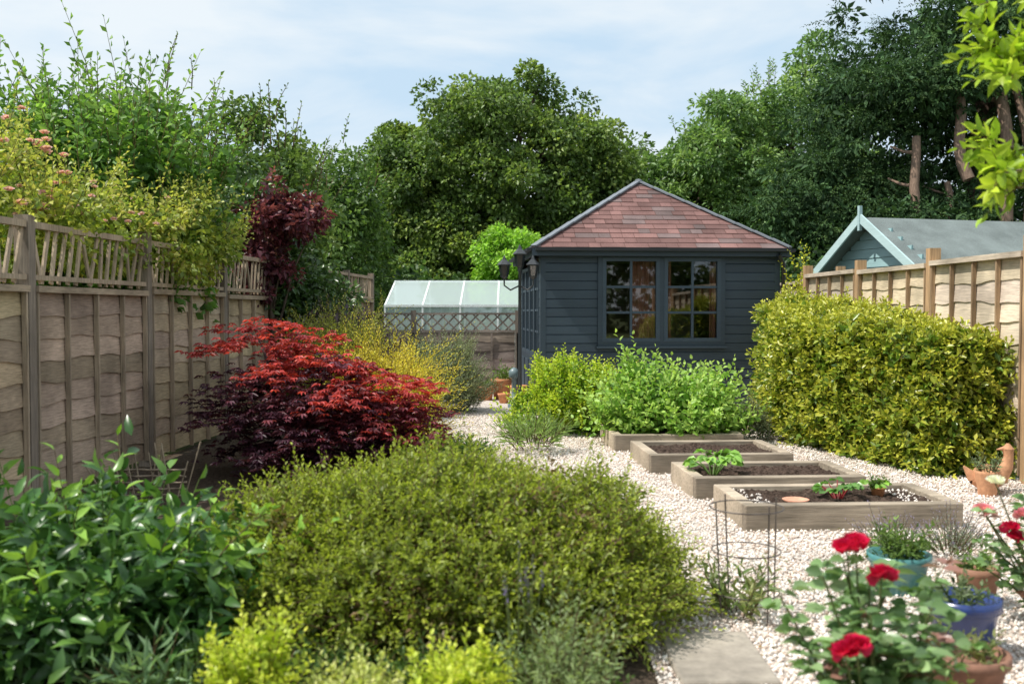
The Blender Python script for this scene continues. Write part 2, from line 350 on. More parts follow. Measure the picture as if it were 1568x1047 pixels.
# lamp post
g=Geo(); X,Y=.10,12.9
g.lathe((X,Y,0),[(.08,0),(.08,.12),(.045,.16),(.03,.3),(.022,1.0),(.018,1.85),(.03,1.88),(.018,1.92),(.012,2.0)],(.03,.034,.038),0,12)
def lantern(x,y,z):
    g.lathe((x,y,z),[(.02,-.03),(.05,0),(.075,.15),(.095,.155),(.03,.22),(.018,.25),(.001,.28)],(.03,.034,.038),0,6)
    g.lathe((x,y,z),[(.053,.015),(.077,.14)],(.5,.5,.45),1,6)
lantern(X,Y,1.93)
for dx,dy in ((-.2,-.03),(.17,-.05)):
    g.tube([(X,Y,1.68),(X+dx*.6,Y+dy,1.62),(X+dx,Y+dy,1.68),(X+dx,Y+dy,1.78)],.011,(.03,.034,.038),0,6); lantern(X+dx,Y+dy,1.79)
g.build('lamp_post',[METAL,GLASS])
# ------------------------------------------------------------------ fences
def waney(g,p0,p1,z0,z1,nb,nr,col,seg=18,mat=0):
    p0=np.array([*p0,0.]);p1=np.array([*p1,0.]);nr=norm(np.array([*nr,0.]));bh=(z1-z0)/nb
    t=np.linspace(0,1,seg+1)
    for i in range(nb):
        a,b,c=rng.random(3)*6.28
        w=.011*np.sin(t*9+a)+.008*np.sin(t*23+b); o=.003*np.sin(t*11+c)
        base=p0+(p1-p0)*t[:,None]
        def pt(off,z): r=base+nr*(off)[:,None]; r[:,2]=z; return r
        zb=z0+i*bh+w*(i>0)-.012; zt=np.full(seg+1,min(z0+(i+1)*bh+.02,z1))
        V=np.stack([pt(.019+o,zb),pt(.005+o*.3,zt),pt(-.003+o*.3,zt),pt(.011+o,zb)],1)
        F=[[s*4+j,(s+1)*4+j,(s+1)*4+(j+1)%4,s*4+(j+1)%4] for s in range(seg) for j in range(4)]
        g.add(V,F,np.array(col)*rng.uniform(.75,1.22)*np.array([1,rng.uniform(.95,1.02),rng.uniform(.86,1.04)]),mat)
def fence(name,pts,side,ph,trel,col,pcol,ptop,batt=4,bcol=None,nb=9):
    par=empty(name,(0,0,0)); gp=Geo();gw=Geo();gt=Geo(); bcol=bcol or col
    for (x,y) in pts:
        gp.box((x-.05,y-.05,0),(x+.05,y+.05,ptop+rng.uniform(-.02,.02)),np.array(pcol)*rng.uniform(.85,1.1))
    for (a,b) in zip(pts[:-1],pts[1:]):
        a=np.array(a,float);b=np.array(b,float);d=norm(b-a);nr=np.array([d[1],-d[0]])*side; a2=a+d*.052;b2=b-d*.052
        dz=rng.uniform(-.015,.015)
        waney(gw,a2,b2,.08,ph+dz-.03,nb,nr,col)
        for i in range(batt+1):
            p=a2+(b2-a2)*(i/batt); 
            if i==0:p=p+d*.02
            if i==batt:p=p-d*.02
            q=p+nr*.036; gp.beam((*q,.06),(*q,ph+dz-.035),.035,.022,np.array(bcol)*rng.uniform(.75,1.1),0)
        q0=a2+nr*.03;q1=b2+nr*.03; gw.beam((*q0,ph+dz-.01),(*q1,ph+dz-.01),.075,.045,np.array(col)*.9)
        if trel:
            n=int(np.linalg.norm(b2-a2)/.11)
            for i in range(n):
                p=a2+(b2-a2)*((i+.5)/n); sl=d*(rng.uniform(.02,.07)*(1 if i%6 else -1))
                q=p+nr*.015; gt.beam((*(q-sl),ph+.02),(*(q+sl),ph+trel-.03),.04,.016,np.array(col)*rng.uniform(.8,1.3),up=(1,0,0))
            gt.beam((*(a2+nr*.02),ph+trel-.02),(*(b2+nr*.02),ph+trel-.02),.05,.045,np.array(col)*.95)
            q0=a2+nr*.032;q1=b2+nr*.032; gt.beam((*q0,ph+.06),(*q1,ph+.06),.02,.035,np.array(col)*1.0)
    gp.build('posts',[WOODZ],par); gw.build('panels',[WOODY],par)
    if trel: gt.build('trellis',[WOODZ],par)
lf=[(-3.32+.072*(y-6.8),y) for y in (1.28,3.12,4.96,6.8,8.64,10.48,12.32,14.16,16.0,17.84)]
fence('trellis_topped_fence',lf,1,1.52,.44,(.43,.335,.24),(.27,.22,.175),2.02)
rf=[(4.02,7.7),(3.97,9.4),(3.88,11.1),(3.80,12.8)]
fence('panel_fence',rf,-1,1.80,0,(.56,.47,.37),(.42,.27,.15),1.93,4,(.34,.23,.14),nb=10)
fence('panel_fence',[(4.35,13.2),(4.4,15),(4.4,17),(4.4,18.6)],-1,1.80,0,(.5,.42,.33),(.38,.25,.14),1.93,3)
def lattice(name,pts,z0,z1,col,pcol,ptop,step=.13,low=None):
    par=empty(name); g=Geo();gp=Geo()
    for (x,y) in pts: gp.box((x-.045,y-.045,0),(x+.045,y+.045,ptop),pcol)
    for (a,b) in zip(pts[:-1],pts[1:]):
        a=np.array(a,float);b=np.array(b,float);L=np.linalg.norm(b-a);d=(b-a)/L;h=z1-z0
        for k,sg in ((0,1),(1,-1)):
            s=-h
            while s<L:
                s0,s1=s,s+h; za,zb=(z0,z1) if sg>0 else (z1,z0)
                t0=max(0,-s0/h); t1=min(1,(L-s0)/h)
                if t1>t0:
                    P=[*(a+d*(s0+h*t0)),za+(zb-za)*t0];Q=[*(a+d*(s0+h*t1)),za+(zb-za)*t1]
                    off=np.array([-d[1],d[0],0])*.008*sg
                    g.beam(np.array(P)+off,np.array(Q)+off,.026,.01,col,up=(-d[1],d[0],0))
                s+=step
        for z in (z0,z1): g.beam((*a,z),(*b,z),.04,.035,col)
        if low: 
            nr=np.array([d[1],-d[0]]); waney(g,a+d*.05,b-d*.05,.05,z0-.02,low,nr,np.array(col))
            for i in range(5): p=a+d*L*(i+.0)/4+nr*.035; g.beam((*p,.05),(*p,z0-.03),.035,.02,np.array(col)*.9)
    gp.build('posts',[WOODZ],par); g.build('lattice',[WOODX],par)
lattice('lattice_fence',[(-3.5,17.4),(-1.72,17.4),(.1,17.4),(1.6,17.5)],1.0,1.30,(.24,.20,.17),(.2,.17,.14),1.36,.19,low=6)
lattice('trellis_panel',[(4.02,7.62),(4.05,6.0)],.1,1.75,(.6,.56,.5),(.40,.25,.14),1.9,.16)
# ------------------------------------------------------------------ greenhouse
gh=empty('greenhouse'); g=Geo();gg=Geo(); x0,x1,y0,y1=-2.5,1.2,19.6,21.4; wh=(.8,.84,.84)
xs=np.linspace(x0,x1,6)
for x in xs:
    for y in (y0,y1): g.beam((x,y,0),(x,y,1.45 if y==y0 else 1.9),.035,.035,wh)
    g.beam((x,y0,1.45),(x,y1,1.98),.035,.035,wh)
for (y,z) in ((y0,1.45),(y1,1.98),(y0,.05),(y0,.75)): g.beam((x0-.02,y,z),(x1+.02,y,z),.045,.045,wh)
for i in range(5):
    a,b=xs[i]+.02,xs[i+1]-.02
    gg.add([[a,y0,1.46],[b,y0,1.46],[b,y1,1.99],[a,y1,1.99]],[[0,1,2,3]],wh)
    gg.add([[a,y0,.06],[b,y0,.06],[b,y0,1.43],[a,y0,1.43]],[[0,1,2,3]],wh)
    gg.add([[a,y1,.06],[b,y1,.06],[b,y1,1.9],[a,y1,1.9]],[[0,1,2,3]],wh)
gg.add([[x0,y0,.06],[x0,y1,.06],[x0,y1,1.9],[x0,y0,1.43]],[[0,1,2,3]],wh)
g.build('frame',[METAL],gh); gg.build('glass_panes',[GHGLASS],gh)
# ------------------------------------------------------------------ neighbour shed
ns=empty('teal_summerhouse',(5.75,14.0,0),math.atan2(.265,.965))
TE=(.30,.46,.47); W2,L2=2.1,4.5; g=Geo()
z=.05
while z<2.0: 
    for p0,p1,nr in (((0,0),(0,W2),(-1,0)),((0,0),(L2,0),(0,-1)),((L2,0),(L2,W2),(1,0)),((0,W2),(L2,W2),(0,1))): board(g,p0,p1,z,z+.136,nr,.02,.006,.02,np.array(TE)*rng.uniform(.94,1.05))
    z+=.14
while z<2.62:
    k=(2.66-z)/.64
    a,b=W2/2*(1-k)+.0,W2/2*(1+k); 
    board(g,(0,a),(0,b),z,min(z+.136,2.66),(-1,0),.02,.006,.02,TE); z+=.14
g.build('walls',[PAINT],ns)
g=Geo(); ov=.25
for s in (0,1):
    e=np.array([-ov,-.2 if s==0 else W2+.2,1.93]);r=np.array([-ov,W2/2,2.72])
    X=np.array([L2+ov*2,0,0]); u=np.array([0,0,.03])
    g.hexa([e,e+X,r+X,r,e+u,e+X+u,r+X+u,r+u],(.17,.20,.195))
g.build('roof_felt',[SHING],ns)
g=Geo()
for s in (0,1):
    e=np.array([-ov-.03,-.24 if s==0 else W2+.24,1.90]);r=np.array([-ov-.03,W2/2,2.74]); g.beam(e,r,.03,.12,(.45,.6,.6),up=(0,0,1))
g.beam((-ov-.03,W2/2,2.55),(-ov-.03,W2/2,2.92),.05,.05,(.38,.52,.53)); g.build('bargeboards',[PAINT],ns)
# ------------------------------------------------------------------ raised beds
def bed(x,y,w,d,h,rz,name='raised_bed'):
    par=empty(name,(x,y,0),rz); g=Geo(); t=.085; C=np.array([.38,.315,.24])
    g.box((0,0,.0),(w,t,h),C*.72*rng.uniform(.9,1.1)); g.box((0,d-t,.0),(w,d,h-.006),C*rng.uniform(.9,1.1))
    g.box((0,t+.002,0),(t,d-t-.002,h-.003),C*rng.uniform(.95,1.15)); g.box((w-t,t+.002,0),(w,d-t-.002,h+.004),C*rng.uniform(.9,1.1))
    o=g.build('sleepers',[WOODX],par); b=o.modifiers.new('b','BEVEL'); b.width=.008; b.segments=2
    g=Geo(); n=46; X,Y=np.meshgrid(np.linspace(t-.01,w-t+.01,n),np.linspace(t-.01,d-t+.01,n)); 
    Z=h-.04+.012*np.sin(X*9)*np.cos(Y*11)+rng.normal(size=X.shape)*.008
    g.add(np.stack([X,Y,Z],-1),[[j*n+i,j*n+i+1,(j+1)*n+i+1,(j+1)*n+i] for j in range(n-1) for i in range(n-1)],(.10,.07,.055)); g.build('soil',[SOIL],par)
    return par
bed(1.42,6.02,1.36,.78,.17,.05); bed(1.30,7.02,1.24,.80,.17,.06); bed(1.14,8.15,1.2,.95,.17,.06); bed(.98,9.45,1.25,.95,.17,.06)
g=Geo()
n=150; px=rng.random(n); xx=np.where(px<.45,1.5+.14*rng.random(n)**2,2.5+.18*rng.random(n)); yy=6.12+.6*rng.random(n)
o=o8[None]*(rng.random((n,6,1))*.6+.6)*(rng.random((n,1,3))*.008+.006)+np.stack([xx,yy,np.full(n,.14)],-1)[:,None]
g.add(o,(np.arange(n)[:,None,None]*6+T).reshape(-1,3),(.75,.68,.62),0,True); g.build('bed_pebbles',[STONE])
# ------------------------------------------------------------------ pots
def pot(name,x,y,r,h,col,mat=TERRA,z=0,plant=None):
    g=Geo(); g.lathe((x,y,z),[(.001,.002),(r*.68,0),(r*.9,h*.78),(r*.93,h*.8),(r,h*.81),(r,h),(r*.9,h),(r*.86,h*.86),(.001,h*.86)],col)
    if plant:
        k,L,W,cols,ln=plant; n=k; a=rng.random(n)*6.28; B=np.stack([x+np.cos(a)*r*.5*rng.random(n),y+np.sin(a)*r*.5*rng.random(n),np.full(n,z+h*.85)],-1)
        D=np.stack([np.cos(a)*.6,np.sin(a)*.6,np.ones(n)],-1)+rng.normal(size=(n,3))*.25
        shoots(g,B,D,ln,9,L,W,cols,mat=1,smat=1,stem=(.08,.12,.04),hi=True)
    return g.build(name,[mat,LEAF])
GR=[(.06,.11,.03),(.11,.18,.04),(.17,.25,.06)]
pot('blue_glazed_pot',1.76,3.85,.14,.24,(.022,.045,.17),GLAZE,plant=(16,.045,.018,[(.08,.12,.05),(.16,.2,.1)],.14))
pot('terracotta_bowl',1.56,3.40,.15,.18,(.24,.125,.085),plant=(14,.045,.02,[(.2,.2,.08),(.1,.15,.05)],.1))
pot('turquoise_pot',1.86,4.75,.15,.19,(.07,.22,.22),GLAZE,plant=(40,.05,.022,GR,.18))
pot('terracotta_pot',2.12,4.5,.10,.19,(.34,.18,.12),plant=(14,.04,.02,GR,.12))
TP=(.52,.23,.11)
pot('terracotta_pot',-.16,15.2,.17,.32,TP,plant=(14,.09,.04,GR,.25)); pot('terracotta_pot',-.40,15.0,.14,.22,TP,plant=(10,.06,.03,GR,.2)); pot('terracotta_pot',.10,14.6,.13,.26,TP); pot('terracotta_pot',-.62,15.6,.16,.24,TP,plant=(10,.06,.03,GR,.2)); pot('terracotta_pot',-.12,14.5,.09,.15,TP)
pot('terracotta_pot',2.42,6.55,.05,.07,(.5,.22,.1),z=.12,plant=(12,.04,.025,GR,.08))
g=Geo(); g.lathe((1.80,6.28,.13),[(.001,.012),(.07,.012),(.085,.03),(.075,.03),(.06,.02),(.001,.02)],(.6,.3,.2)); g.build('terracotta_saucer',[TERRA])
g=Geo(); X,Y=3.52,7.35
g.tube([(X-.12,Y,.10),(X-.06,Y,.11),(X+.02,Y,.12),(X+.10,Y,.14),(X+.15,Y,.20),(X+.16,Y,.28),(X+.155,Y,.33)],[.03,.085,.10,.075,.045,.035,.042],(.52,.27,.15),0,14)
g.tube([(X+.155,Y,.33),(X+.155,Y,.37)],[.042,.012],(.52,.27,.15),0,12); g.tube([(X+.13,Y,.335),(X+.07,Y,.325)],[.018,.003],(.52,.27,.15),0,8); g.tube([(X-.10,Y,.12),(X-.17,Y,.2)],[.045,.008],(.52,.27,.15),0,8)
g.lathe((X,Y,0),[(.06,0),(.05,.05)],(.5,.25,.14),0,14)
g.lathe((X-.06,Y-.14,0),[(.06,0),(.085,.17),(.09,.19),(.075,.19),(.001,.17)],(.52,.27,.15))
n=24; a=rng.random(n)*6.28; B=np.stack([X-.06+.05*np.cos(a),Y-.14+.05*np.sin(a),np.full(n,.18)],-1); shoots(g,B,np.stack([np.cos(a)*.5,np.sin(a)*.5,np.ones(n)],-1),.13,8,.04,.01,[(.12,.18,.1),(.2,.26,.14)],mat=1,smat=1)
g.build('terracotta_bird_planter',[TERRA,LEAF])
g=Geo(); g.lathe((.03,13.8,0),[(.09,0),(.09,.06),(.035,.08),(.035,.42),(.075,.43),(.075,.52),(.03,.56),(.001,.57)],(.16,.22,.24),0,14); g.build('bollard_light',[METAL])
g=Geo()
for a in (0,1.57,3.14,4.71):
    g.tube([(1.04+.14*math.cos(a+.4),4.35+.14*math.sin(a+.4),0),(1.03+.16*math.cos(a+.4),4.35+.16*math.sin(a+.4),.52)],.0038,(.10,.08,.07),0,5)
for z,r in ((.49,.16),(.30,.15),(.12,.145)):
    th=np.linspace(0,2*math.pi,22); g.tube(np.stack([1.03+r*np.cos(th),4.35+r*np.sin(th),np.full(22,z)],-1),.0033,(.10,.08,.07),0,5,False)
g.build('wire_plant_support',[METAL])
# ------------------------------------------------------------------ TREES
GA=2.0
G1=[(.03,.055,.016),(.055,.092,.024),(.095,.14,.036),(.15,.185,.045)]
G2=[(.035,.08,.02),(.07,.14,.03),(.12,.20,.045)]
DK=[(.018,.036,.012),(.03,.062,.018),(.055,.095,.026)]
tree('oak_tree',[(330,(-.3,30,5.3),(3.1,2.8,3.2)),(110,(-3.1,30,4.7),(1.4,1.6,2.2)),(110,(2.2,30,4.7),(1.5,1.6,2.3)),(90,(-.3,29,2.6),(4.2,1.6,1.6))],.5,230,.13,.095,G1,tr=.35,jit=.3)
tree('lime_green_tree',[(90,(0,22.5,2.2),(.85,.8,1.05))],.3,130,.10,.065,[(.09,.17,.02),(.14,.25,.03),(.19,.30,.05)],tr=.08)
tree('hawthorn_tree',[(110,(-4.0,16,2.9),(1.0,1.1,1.55)),(80,(-5.6,15.5,2.9),(1.4,1.2,1.9))],.36,130,.10,.065,G1,tr=.14,tops=45,topL=.7)
tree('hawthorn_tree',[(120,(-4.1,22.5,2.9),(1.25,1.2,2.2)),(60,(-5.5,22,2.2),(1.4,1.1,1.9))],.42,140,.12,.075,[DK[1],DK[2],(.11,.17,.035)],tr=.12,tops=25,topL=.5)
tree('ash_tree',[(120,(4.5,33,3.8),(2.1,1.8,2.9))],.6,150,.17,.10,G1,tr=.2)
WI=[(.05,.095,.035),(.09,.15,.05),(.15,.21,.07)]
tree('willow_tree',[(180,(6.4,31,4.5),(2.3,2,3.2))],.5,170,.17,.08,WI,tr=.2,tops=30,topL=.6)
tree('willow_tree',[(230,(9.0,32,5.2),(2.4,2,3.9))],.5,170,.17,.08,WI,tr=.2,tops=40,topL=.7)
GA=2.1
CF=[(.014,.030,.013),(.024,.050,.020),(.042,.078,.028),(.075,.115,.04)]
g=Geo()
for (k,c,r) in [(340,(12.0,24.2,6.5),(4.2,2.2,6.4)),(130,(13.4,24.6,8.2),(3.8,1.8,2.6)),(120,(7.4,23.8,3.2),(1.6,1.5,2.0)),(150,(12,23.2,2.2),(4.4,1.5,1.6)),(90,(8.8,24,5.6),(1.8,1.5,1.8)),(60,(12.6,22.4,7.0),(3,1,1.6)),(30,(9.4,22.2,3.4),(1.6,.6,.4)),(24,(9.4,22.2,6.3),(1.6,.6,.4))]:
    C,u=body(k,c,r,lo=.6,lump=.28)
    clumps(g,C,.50,46,.20,.09,CF[:3],0,-.3,.5,jit=.25)
    B=np.repeat(C,12,0)+rng.normal(size=(len(C)*12,3))*np.array([.2,.2,.10]); uu=np.repeat(u*np.array([1,1,.2]),12,0)+rng.normal(size=(len(B),3))*np.array([.45,.45,.14])+np.array([0,0,.08])
    shoots(g,B,uu,.62,18,.085,.04,CF,sr=0,bend=.16,spread=.9,taper=.65,jit=.22,droop=.4)
for (x,z0,z1,r) in [(8.85,2.6,5.2,.12),(9.55,2.4,4.2,.09),(9.75,4.2,6.3,.13),(10.7,2.4,6.6,.16),(11.15,2.4,6.5,.11)]:
    pts=[(x+.12*math.sin(t*5+x)+(1-t)*.2,21.7+.5*t,z0+(z1-z0)*t) for t in np.linspace(0,1,8)]; g.tube(pts,np.linspace(r,r*.75,8),(.22,.15,.11),1,9)
    for q in (2,4,6):
        s=np.array(pts[q]); e=s+np.array([rng.choice([-1,1])*.35,.6,.25]); g.tube([s,(s+e)/2+[0,0,-.04],e],[r*.4,r*.3,r*.2],(.22,.15,.11),1,6)
g.tube([(11,24,0),(11.3,24,5),(11.5,24,12)],[.4,.3,.1],(.12,.08,.06),1,10)
g.build('cypress_tree',[LEAFR,BARK])
GA=1.9
g=Geo()
for i in range(26):
    x=-26+i*2.4; h=rng.uniform(2.0,2.9)+(1.0 if x>6 else 0)
    C,u=body(34,(x,41+rng.uniform(-2,2),h*.8),(2.2,1.5,h),lump=.2); clumps(g,C,.8,80,.34,.2,DK+[(.07,.12,.035)])
for i in range(14):
    x=-17+i*1.2; 
    C,u=body(26,(x,24.5,1.1),(1.0,.8,1.2)); clumps(g,C,.45,80,.16,.1,DK)
for i in range(10):
    x=2.5+i*1.1; C,u=body(26,(x,21.5,1.3),(1.0,.8,1.2)); clumps(g,C,.45,80,.15,.09,DK)
g.build('distant_hedge',[LEAF])
g=Geo()
for i in range(14):
    C,u=body(22,(-15+i*2.5,-16,3.0+rng.uniform(-.5,1.2)),(2,1.5,3.6)); clumps(g,C,.9,50,.4,.25,DK+[(.12,.12,.04)])
g.build('unseen_reflection_hedge',[LEAF])  # unseen foliage behind the camera, added for the shed windows to reflect
# ------------------------------------------------------------------ LEFT SHRUBS
GA=1.75
DG=[(.045,.095,.022),(.075,.15,.032),(.13,.22,.048)]
g=Geo(); C,u=body(200,(-3.95,10.0,2.1),(.95,1.0,1.15),zmin=.6); clumps(g,C,.22,80,.10,.062,DG,hi=False)
B,u=body(150,(-4.0,10,2.3),(1.0,1.0,.95),lo=.85,top=True,lump=.1); shoots(g,B,u*.35+np.array([0,0,1]),.74,14,.13,.062,DG+[(.2,.3,.06)],sr=.006,spread=1.0,stem=(.16,.14,.05))
trunk(g,(-4,10,0),(-4,10,2),.1,C); g.build('dogwood_shrub',[LEAF,BARK])
g=Geo(); C,u=body(170,(-5.5,10.5,1.9),(1.3,1.4,1.6),zmin=.4); clumps(g,C,.25,75,.10,.06,DG)
B,u=body(110,(-5.3,10,2.3),(1.3,1.2,1.1),lo=.85,top=True,lump=.1); shoots(g,B,u*.35+np.array([0,0,1]),.6,14,.12,.06,DG,sr=.006,spread=1.0); trunk(g,(-5.5,10.5,0),(-5.5,10.5,2),.1,C); g.build('dogwood_shrub',[LEAF,BARK])
YG=[(.07,.11,.025),(.14,.19,.035),(.25,.28,.05),(.33,.28,.09)]
g=Geo()
for (k,c,r) in [(130,(-4.2,7.6,2.0),(.8,1.1,.75)),(60,(-3.5,8.3,2.0),(.38,1.1,.34)),(60,(-3.1,9.6,1.95),(.28,.9,.36))]:
    C,u=body(k,c,r,zmin=.9,lump=.3); clumps(g,C,.17,55,.06,.038,YG)
    B,u=body(110,c,r,lo=.85,top=True,lump=.3); shoots(g,B,u+np.array([0.1,0,.5]),.38,12,.068,.040,YG,sr=.003,tip=(.32,.32,.08))
trunk(g,(-4.0,7.8,0),(-4,7.8,1.9),.05,C)
def blooms(g,P,r,col,mat=2,n=9,layers=2):
    for p in P:
        for l in range(layers):
            a=np.arange(n-l*2)*6.283/(n-l*2)+rng.random(); k=len(a); el=.25+.6*l
            D=np.stack([np.cos(a)*math.cos(el),np.sin(a)*math.cos(el),np.full(k,math.sin(el))],-1)
            put_leaves(g,np.tile(p,(k,1)),D,r*(1-.2*l),r*.9,np.array(col)*rng.uniform(.85,1.15,(k,1)),mat,True,1,-.15)
# clustered blooms held proud of the foliage, facing the garden
B,u=body(150,(-4.15,7.5,1.95),(.98,1.25,.98),lo=.9,top=True,lump=.3); k=(u[:,1]<.35); cc=B[k]
cc=np.concatenate([cc,cc[::2]+rng.normal(size=cc[::2].shape)*.06]); blooms(g,cc,.042,(.80,.50,.55))
B,u=body(34,(-3.4,8.4,2.0),(.5,1.3,.45),lo=.95,top=True); blooms(g,B,.032,(.78,.52,.55)); g.build('rambling_rose',[LEAF,BARK,PETAL])
GA=1.25
PU=[(.05,.016,.026),(.11,.03,.045),(.22,.06,.08)]
g=Geo(); C1,u=body(40,(-2.95,12.0,2.35),(.42,.4,.42),lump=.45); C2,u=body(26,(-2.55,12.0,2.5),(.28,.3,.26),lump=.45); C3,_=body(26,(-3.05,12,1.9),(.3,.3,.4),lump=.4); C=np.concatenate([C1,C2,C3]); clumps(g,C,.14,50,.085,.05,PU)
B=C[::2]; shoots(g,B,runit(len(B))+np.array([0,0,.5]),.38,10,.085,.045,PU[1:]+[(.28,.12,.08)],sr=.004); trunk(g,(-2.9,12.0,0),(-2.9,12.0,2.3),.05,C); g.build('purple_plum_tree',[LEAF,BARK])
GA=1.8
g=Geo(); C,u=body(190,(-3.3,12.8,1.5),(.75,1.0,1.6),zmin=.1); clumps(g,C,.25,90,.09,.055,DK+[(.08,.14,.03)]); 
C,u=body(90,(-2.7,12.6,1.1),(.35,.8,.95),zmin=.1); clumps(g,C,.2,80,.08,.05,DK+[(.08,.13,.035)])
C,u=body(90,(-2.9,14.8,1.1),(.6,1.2,1.2),zmin=.1); clumps(g,C,.25,90,.09,.055,DK+[(.08,.13,.035)]); trunk(g,(-3,13,0),(-3,13,1.5),.06,C); g.build('laurel_shrub',[LEAFG,BARK])
GA=1.3
g=Geo(); C,u=body(50,(-2.1,12.3,.95),(.65,.6,.45),zmin=.1); clumps(g,C,.17,60,.07,.04,[(.06,.04,.06),(.12,.08,.10),(.12,.14,.08)]); B,u=body(80,(-2.1,12.3,.85),(.65,.6,.45),lo=.8,top=True); shoots(g,B,u+np.array([0,0,.8]),.25,10,.05,.02,[(.12,.08,.12),(.16,.17,.12)],sr=.003); g.build('smoke_bush',[LEAF,BARK])
# golden shrub
GO=[(.26,.23,.035),(.44,.36,.04),(.60,.47,.06)]
g=Geo()
n=620; B=np.stack([rng.uniform(-1.6,-.95,n),rng.uniform(8.9,10.2,n),rng.uniform(.1,.72,n)],-1); D=np.stack([(B[:,0]+1.3)*.9+rng.normal(size=n)*.35+.05,rng.normal(size=n)*.4-.25,rng.uniform(.4,1.2,n)],-1)
shoots(g,B,D,.50,26,.05,.015,GO,sr=.003,bend=.35,spread=.7,tip=(.62,.52,.07))
n=400; B=np.stack([rng.uniform(-1.15,-.78,n),rng.uniform(8.7,9.4,n),rng.uniform(.05,.55,n)],-1); D=np.stack([rng.uniform(-.1,.8,n),rng.normal(size=n)*.4-.3,rng.uniform(.3,1.1,n)],-1)
shoots(g,B,D,.38,22,.045,.015,[(.55,.42,.05),(.72,.54,.07)],sr=.003,bend=.3,spread=.7)
n=420; B=np.stack([rng.uniform(-2.3,-1.4,n),rng.uniform(10.0,11.2,n),rng.uniform(.4,.95,n)],-1); D=np.stack([rng.normal(size=n)*.35,rng.normal(size=n)*.3,rng.uniform(.7,1.3,n)],-1)
shoots(g,B,D,.52,26,.05,.018,[(.15,.18,.035),(.27,.27,.05)],sr=.003,bend=.25,spread=.7); g.build('golden_genista_shrub',[LEAF,BARK])
GA=1.5
def spiky(name,c,r,n,ln,L,W,cols,nl=16,tip=None,spread=.6,upw=.9,mats=None,hi=False,core=True,zb=.05,sr=.003,bend=.12,lo=.6,lump=.15):
    g=Geo(); B,u=body(n,(c[0],c[1],zb),(r[0]-ln*.35,r[1]-ln*.35,max(r[2]-ln*.8,.05)),lo=lo,top=True,lump=lump)
    if core:
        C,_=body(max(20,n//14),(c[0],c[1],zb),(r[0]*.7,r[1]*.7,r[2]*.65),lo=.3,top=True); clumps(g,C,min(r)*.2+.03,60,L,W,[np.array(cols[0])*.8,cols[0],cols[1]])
    shoots(g,B,u*np.array([1,1,.6])+np.array([0,0,upw]),ln,nl,L,W,cols,tip=tip,spread=spread,hi=hi,sr=sr,bend=bend)
    return g.build(name,mats or [LEAF,BARK])
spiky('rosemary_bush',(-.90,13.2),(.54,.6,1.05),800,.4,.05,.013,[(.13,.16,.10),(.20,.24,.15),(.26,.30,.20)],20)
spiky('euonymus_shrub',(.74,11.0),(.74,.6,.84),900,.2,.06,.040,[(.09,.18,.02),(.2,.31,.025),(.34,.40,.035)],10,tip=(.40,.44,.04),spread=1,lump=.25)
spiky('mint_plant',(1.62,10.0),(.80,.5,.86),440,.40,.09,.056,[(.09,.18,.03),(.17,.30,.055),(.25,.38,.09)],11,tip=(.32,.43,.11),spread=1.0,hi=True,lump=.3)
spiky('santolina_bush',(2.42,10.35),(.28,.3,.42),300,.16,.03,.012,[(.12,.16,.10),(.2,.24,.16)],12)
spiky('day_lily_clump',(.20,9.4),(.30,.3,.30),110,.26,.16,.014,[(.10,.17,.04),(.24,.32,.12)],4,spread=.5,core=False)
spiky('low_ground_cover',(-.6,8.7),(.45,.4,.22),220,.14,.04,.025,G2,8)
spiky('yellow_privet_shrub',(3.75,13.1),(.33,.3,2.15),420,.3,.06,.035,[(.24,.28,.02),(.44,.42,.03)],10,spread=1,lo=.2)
# hedge right
GA=1.15
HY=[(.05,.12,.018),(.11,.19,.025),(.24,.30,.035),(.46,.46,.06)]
poly=[(2.78,10.3),(3.46,8.10),(3.98,8.0),(3.95,11.4),(3.0,11.9)]
def ztop(x,y): return 1.06+.05*np.sin(x*6)+.05*np.sin(y*5)+.075*(y-8)+.04*np.sin(x*13+y*9)
n=5200; xx=rng.uniform(2.7,3.98,n); yy=rng.uniform(8.0,11.9,n); k=inpoly(xx,yy,poly); xx=xx[k];yy=yy[k]
zz=ztop(xx,yy)*rng.random(len(xx))**.6
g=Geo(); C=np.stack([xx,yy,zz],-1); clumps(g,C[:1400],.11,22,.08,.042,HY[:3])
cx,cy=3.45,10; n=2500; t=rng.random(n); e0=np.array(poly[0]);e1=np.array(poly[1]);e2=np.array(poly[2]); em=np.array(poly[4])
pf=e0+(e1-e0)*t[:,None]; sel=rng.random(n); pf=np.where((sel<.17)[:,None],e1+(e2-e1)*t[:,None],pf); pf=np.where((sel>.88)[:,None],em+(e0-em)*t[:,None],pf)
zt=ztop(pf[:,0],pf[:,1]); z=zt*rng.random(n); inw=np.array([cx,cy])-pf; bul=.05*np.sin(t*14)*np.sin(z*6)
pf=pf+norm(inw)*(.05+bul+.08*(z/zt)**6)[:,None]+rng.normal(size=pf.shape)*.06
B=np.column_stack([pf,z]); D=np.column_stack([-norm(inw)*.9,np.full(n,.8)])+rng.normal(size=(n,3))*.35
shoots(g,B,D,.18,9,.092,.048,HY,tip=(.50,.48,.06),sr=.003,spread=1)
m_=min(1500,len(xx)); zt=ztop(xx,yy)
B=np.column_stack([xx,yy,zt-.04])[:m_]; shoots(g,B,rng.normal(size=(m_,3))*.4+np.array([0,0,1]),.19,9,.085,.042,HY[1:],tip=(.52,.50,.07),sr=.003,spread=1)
g.build('golden_hedge',[LEAFG,BARK])
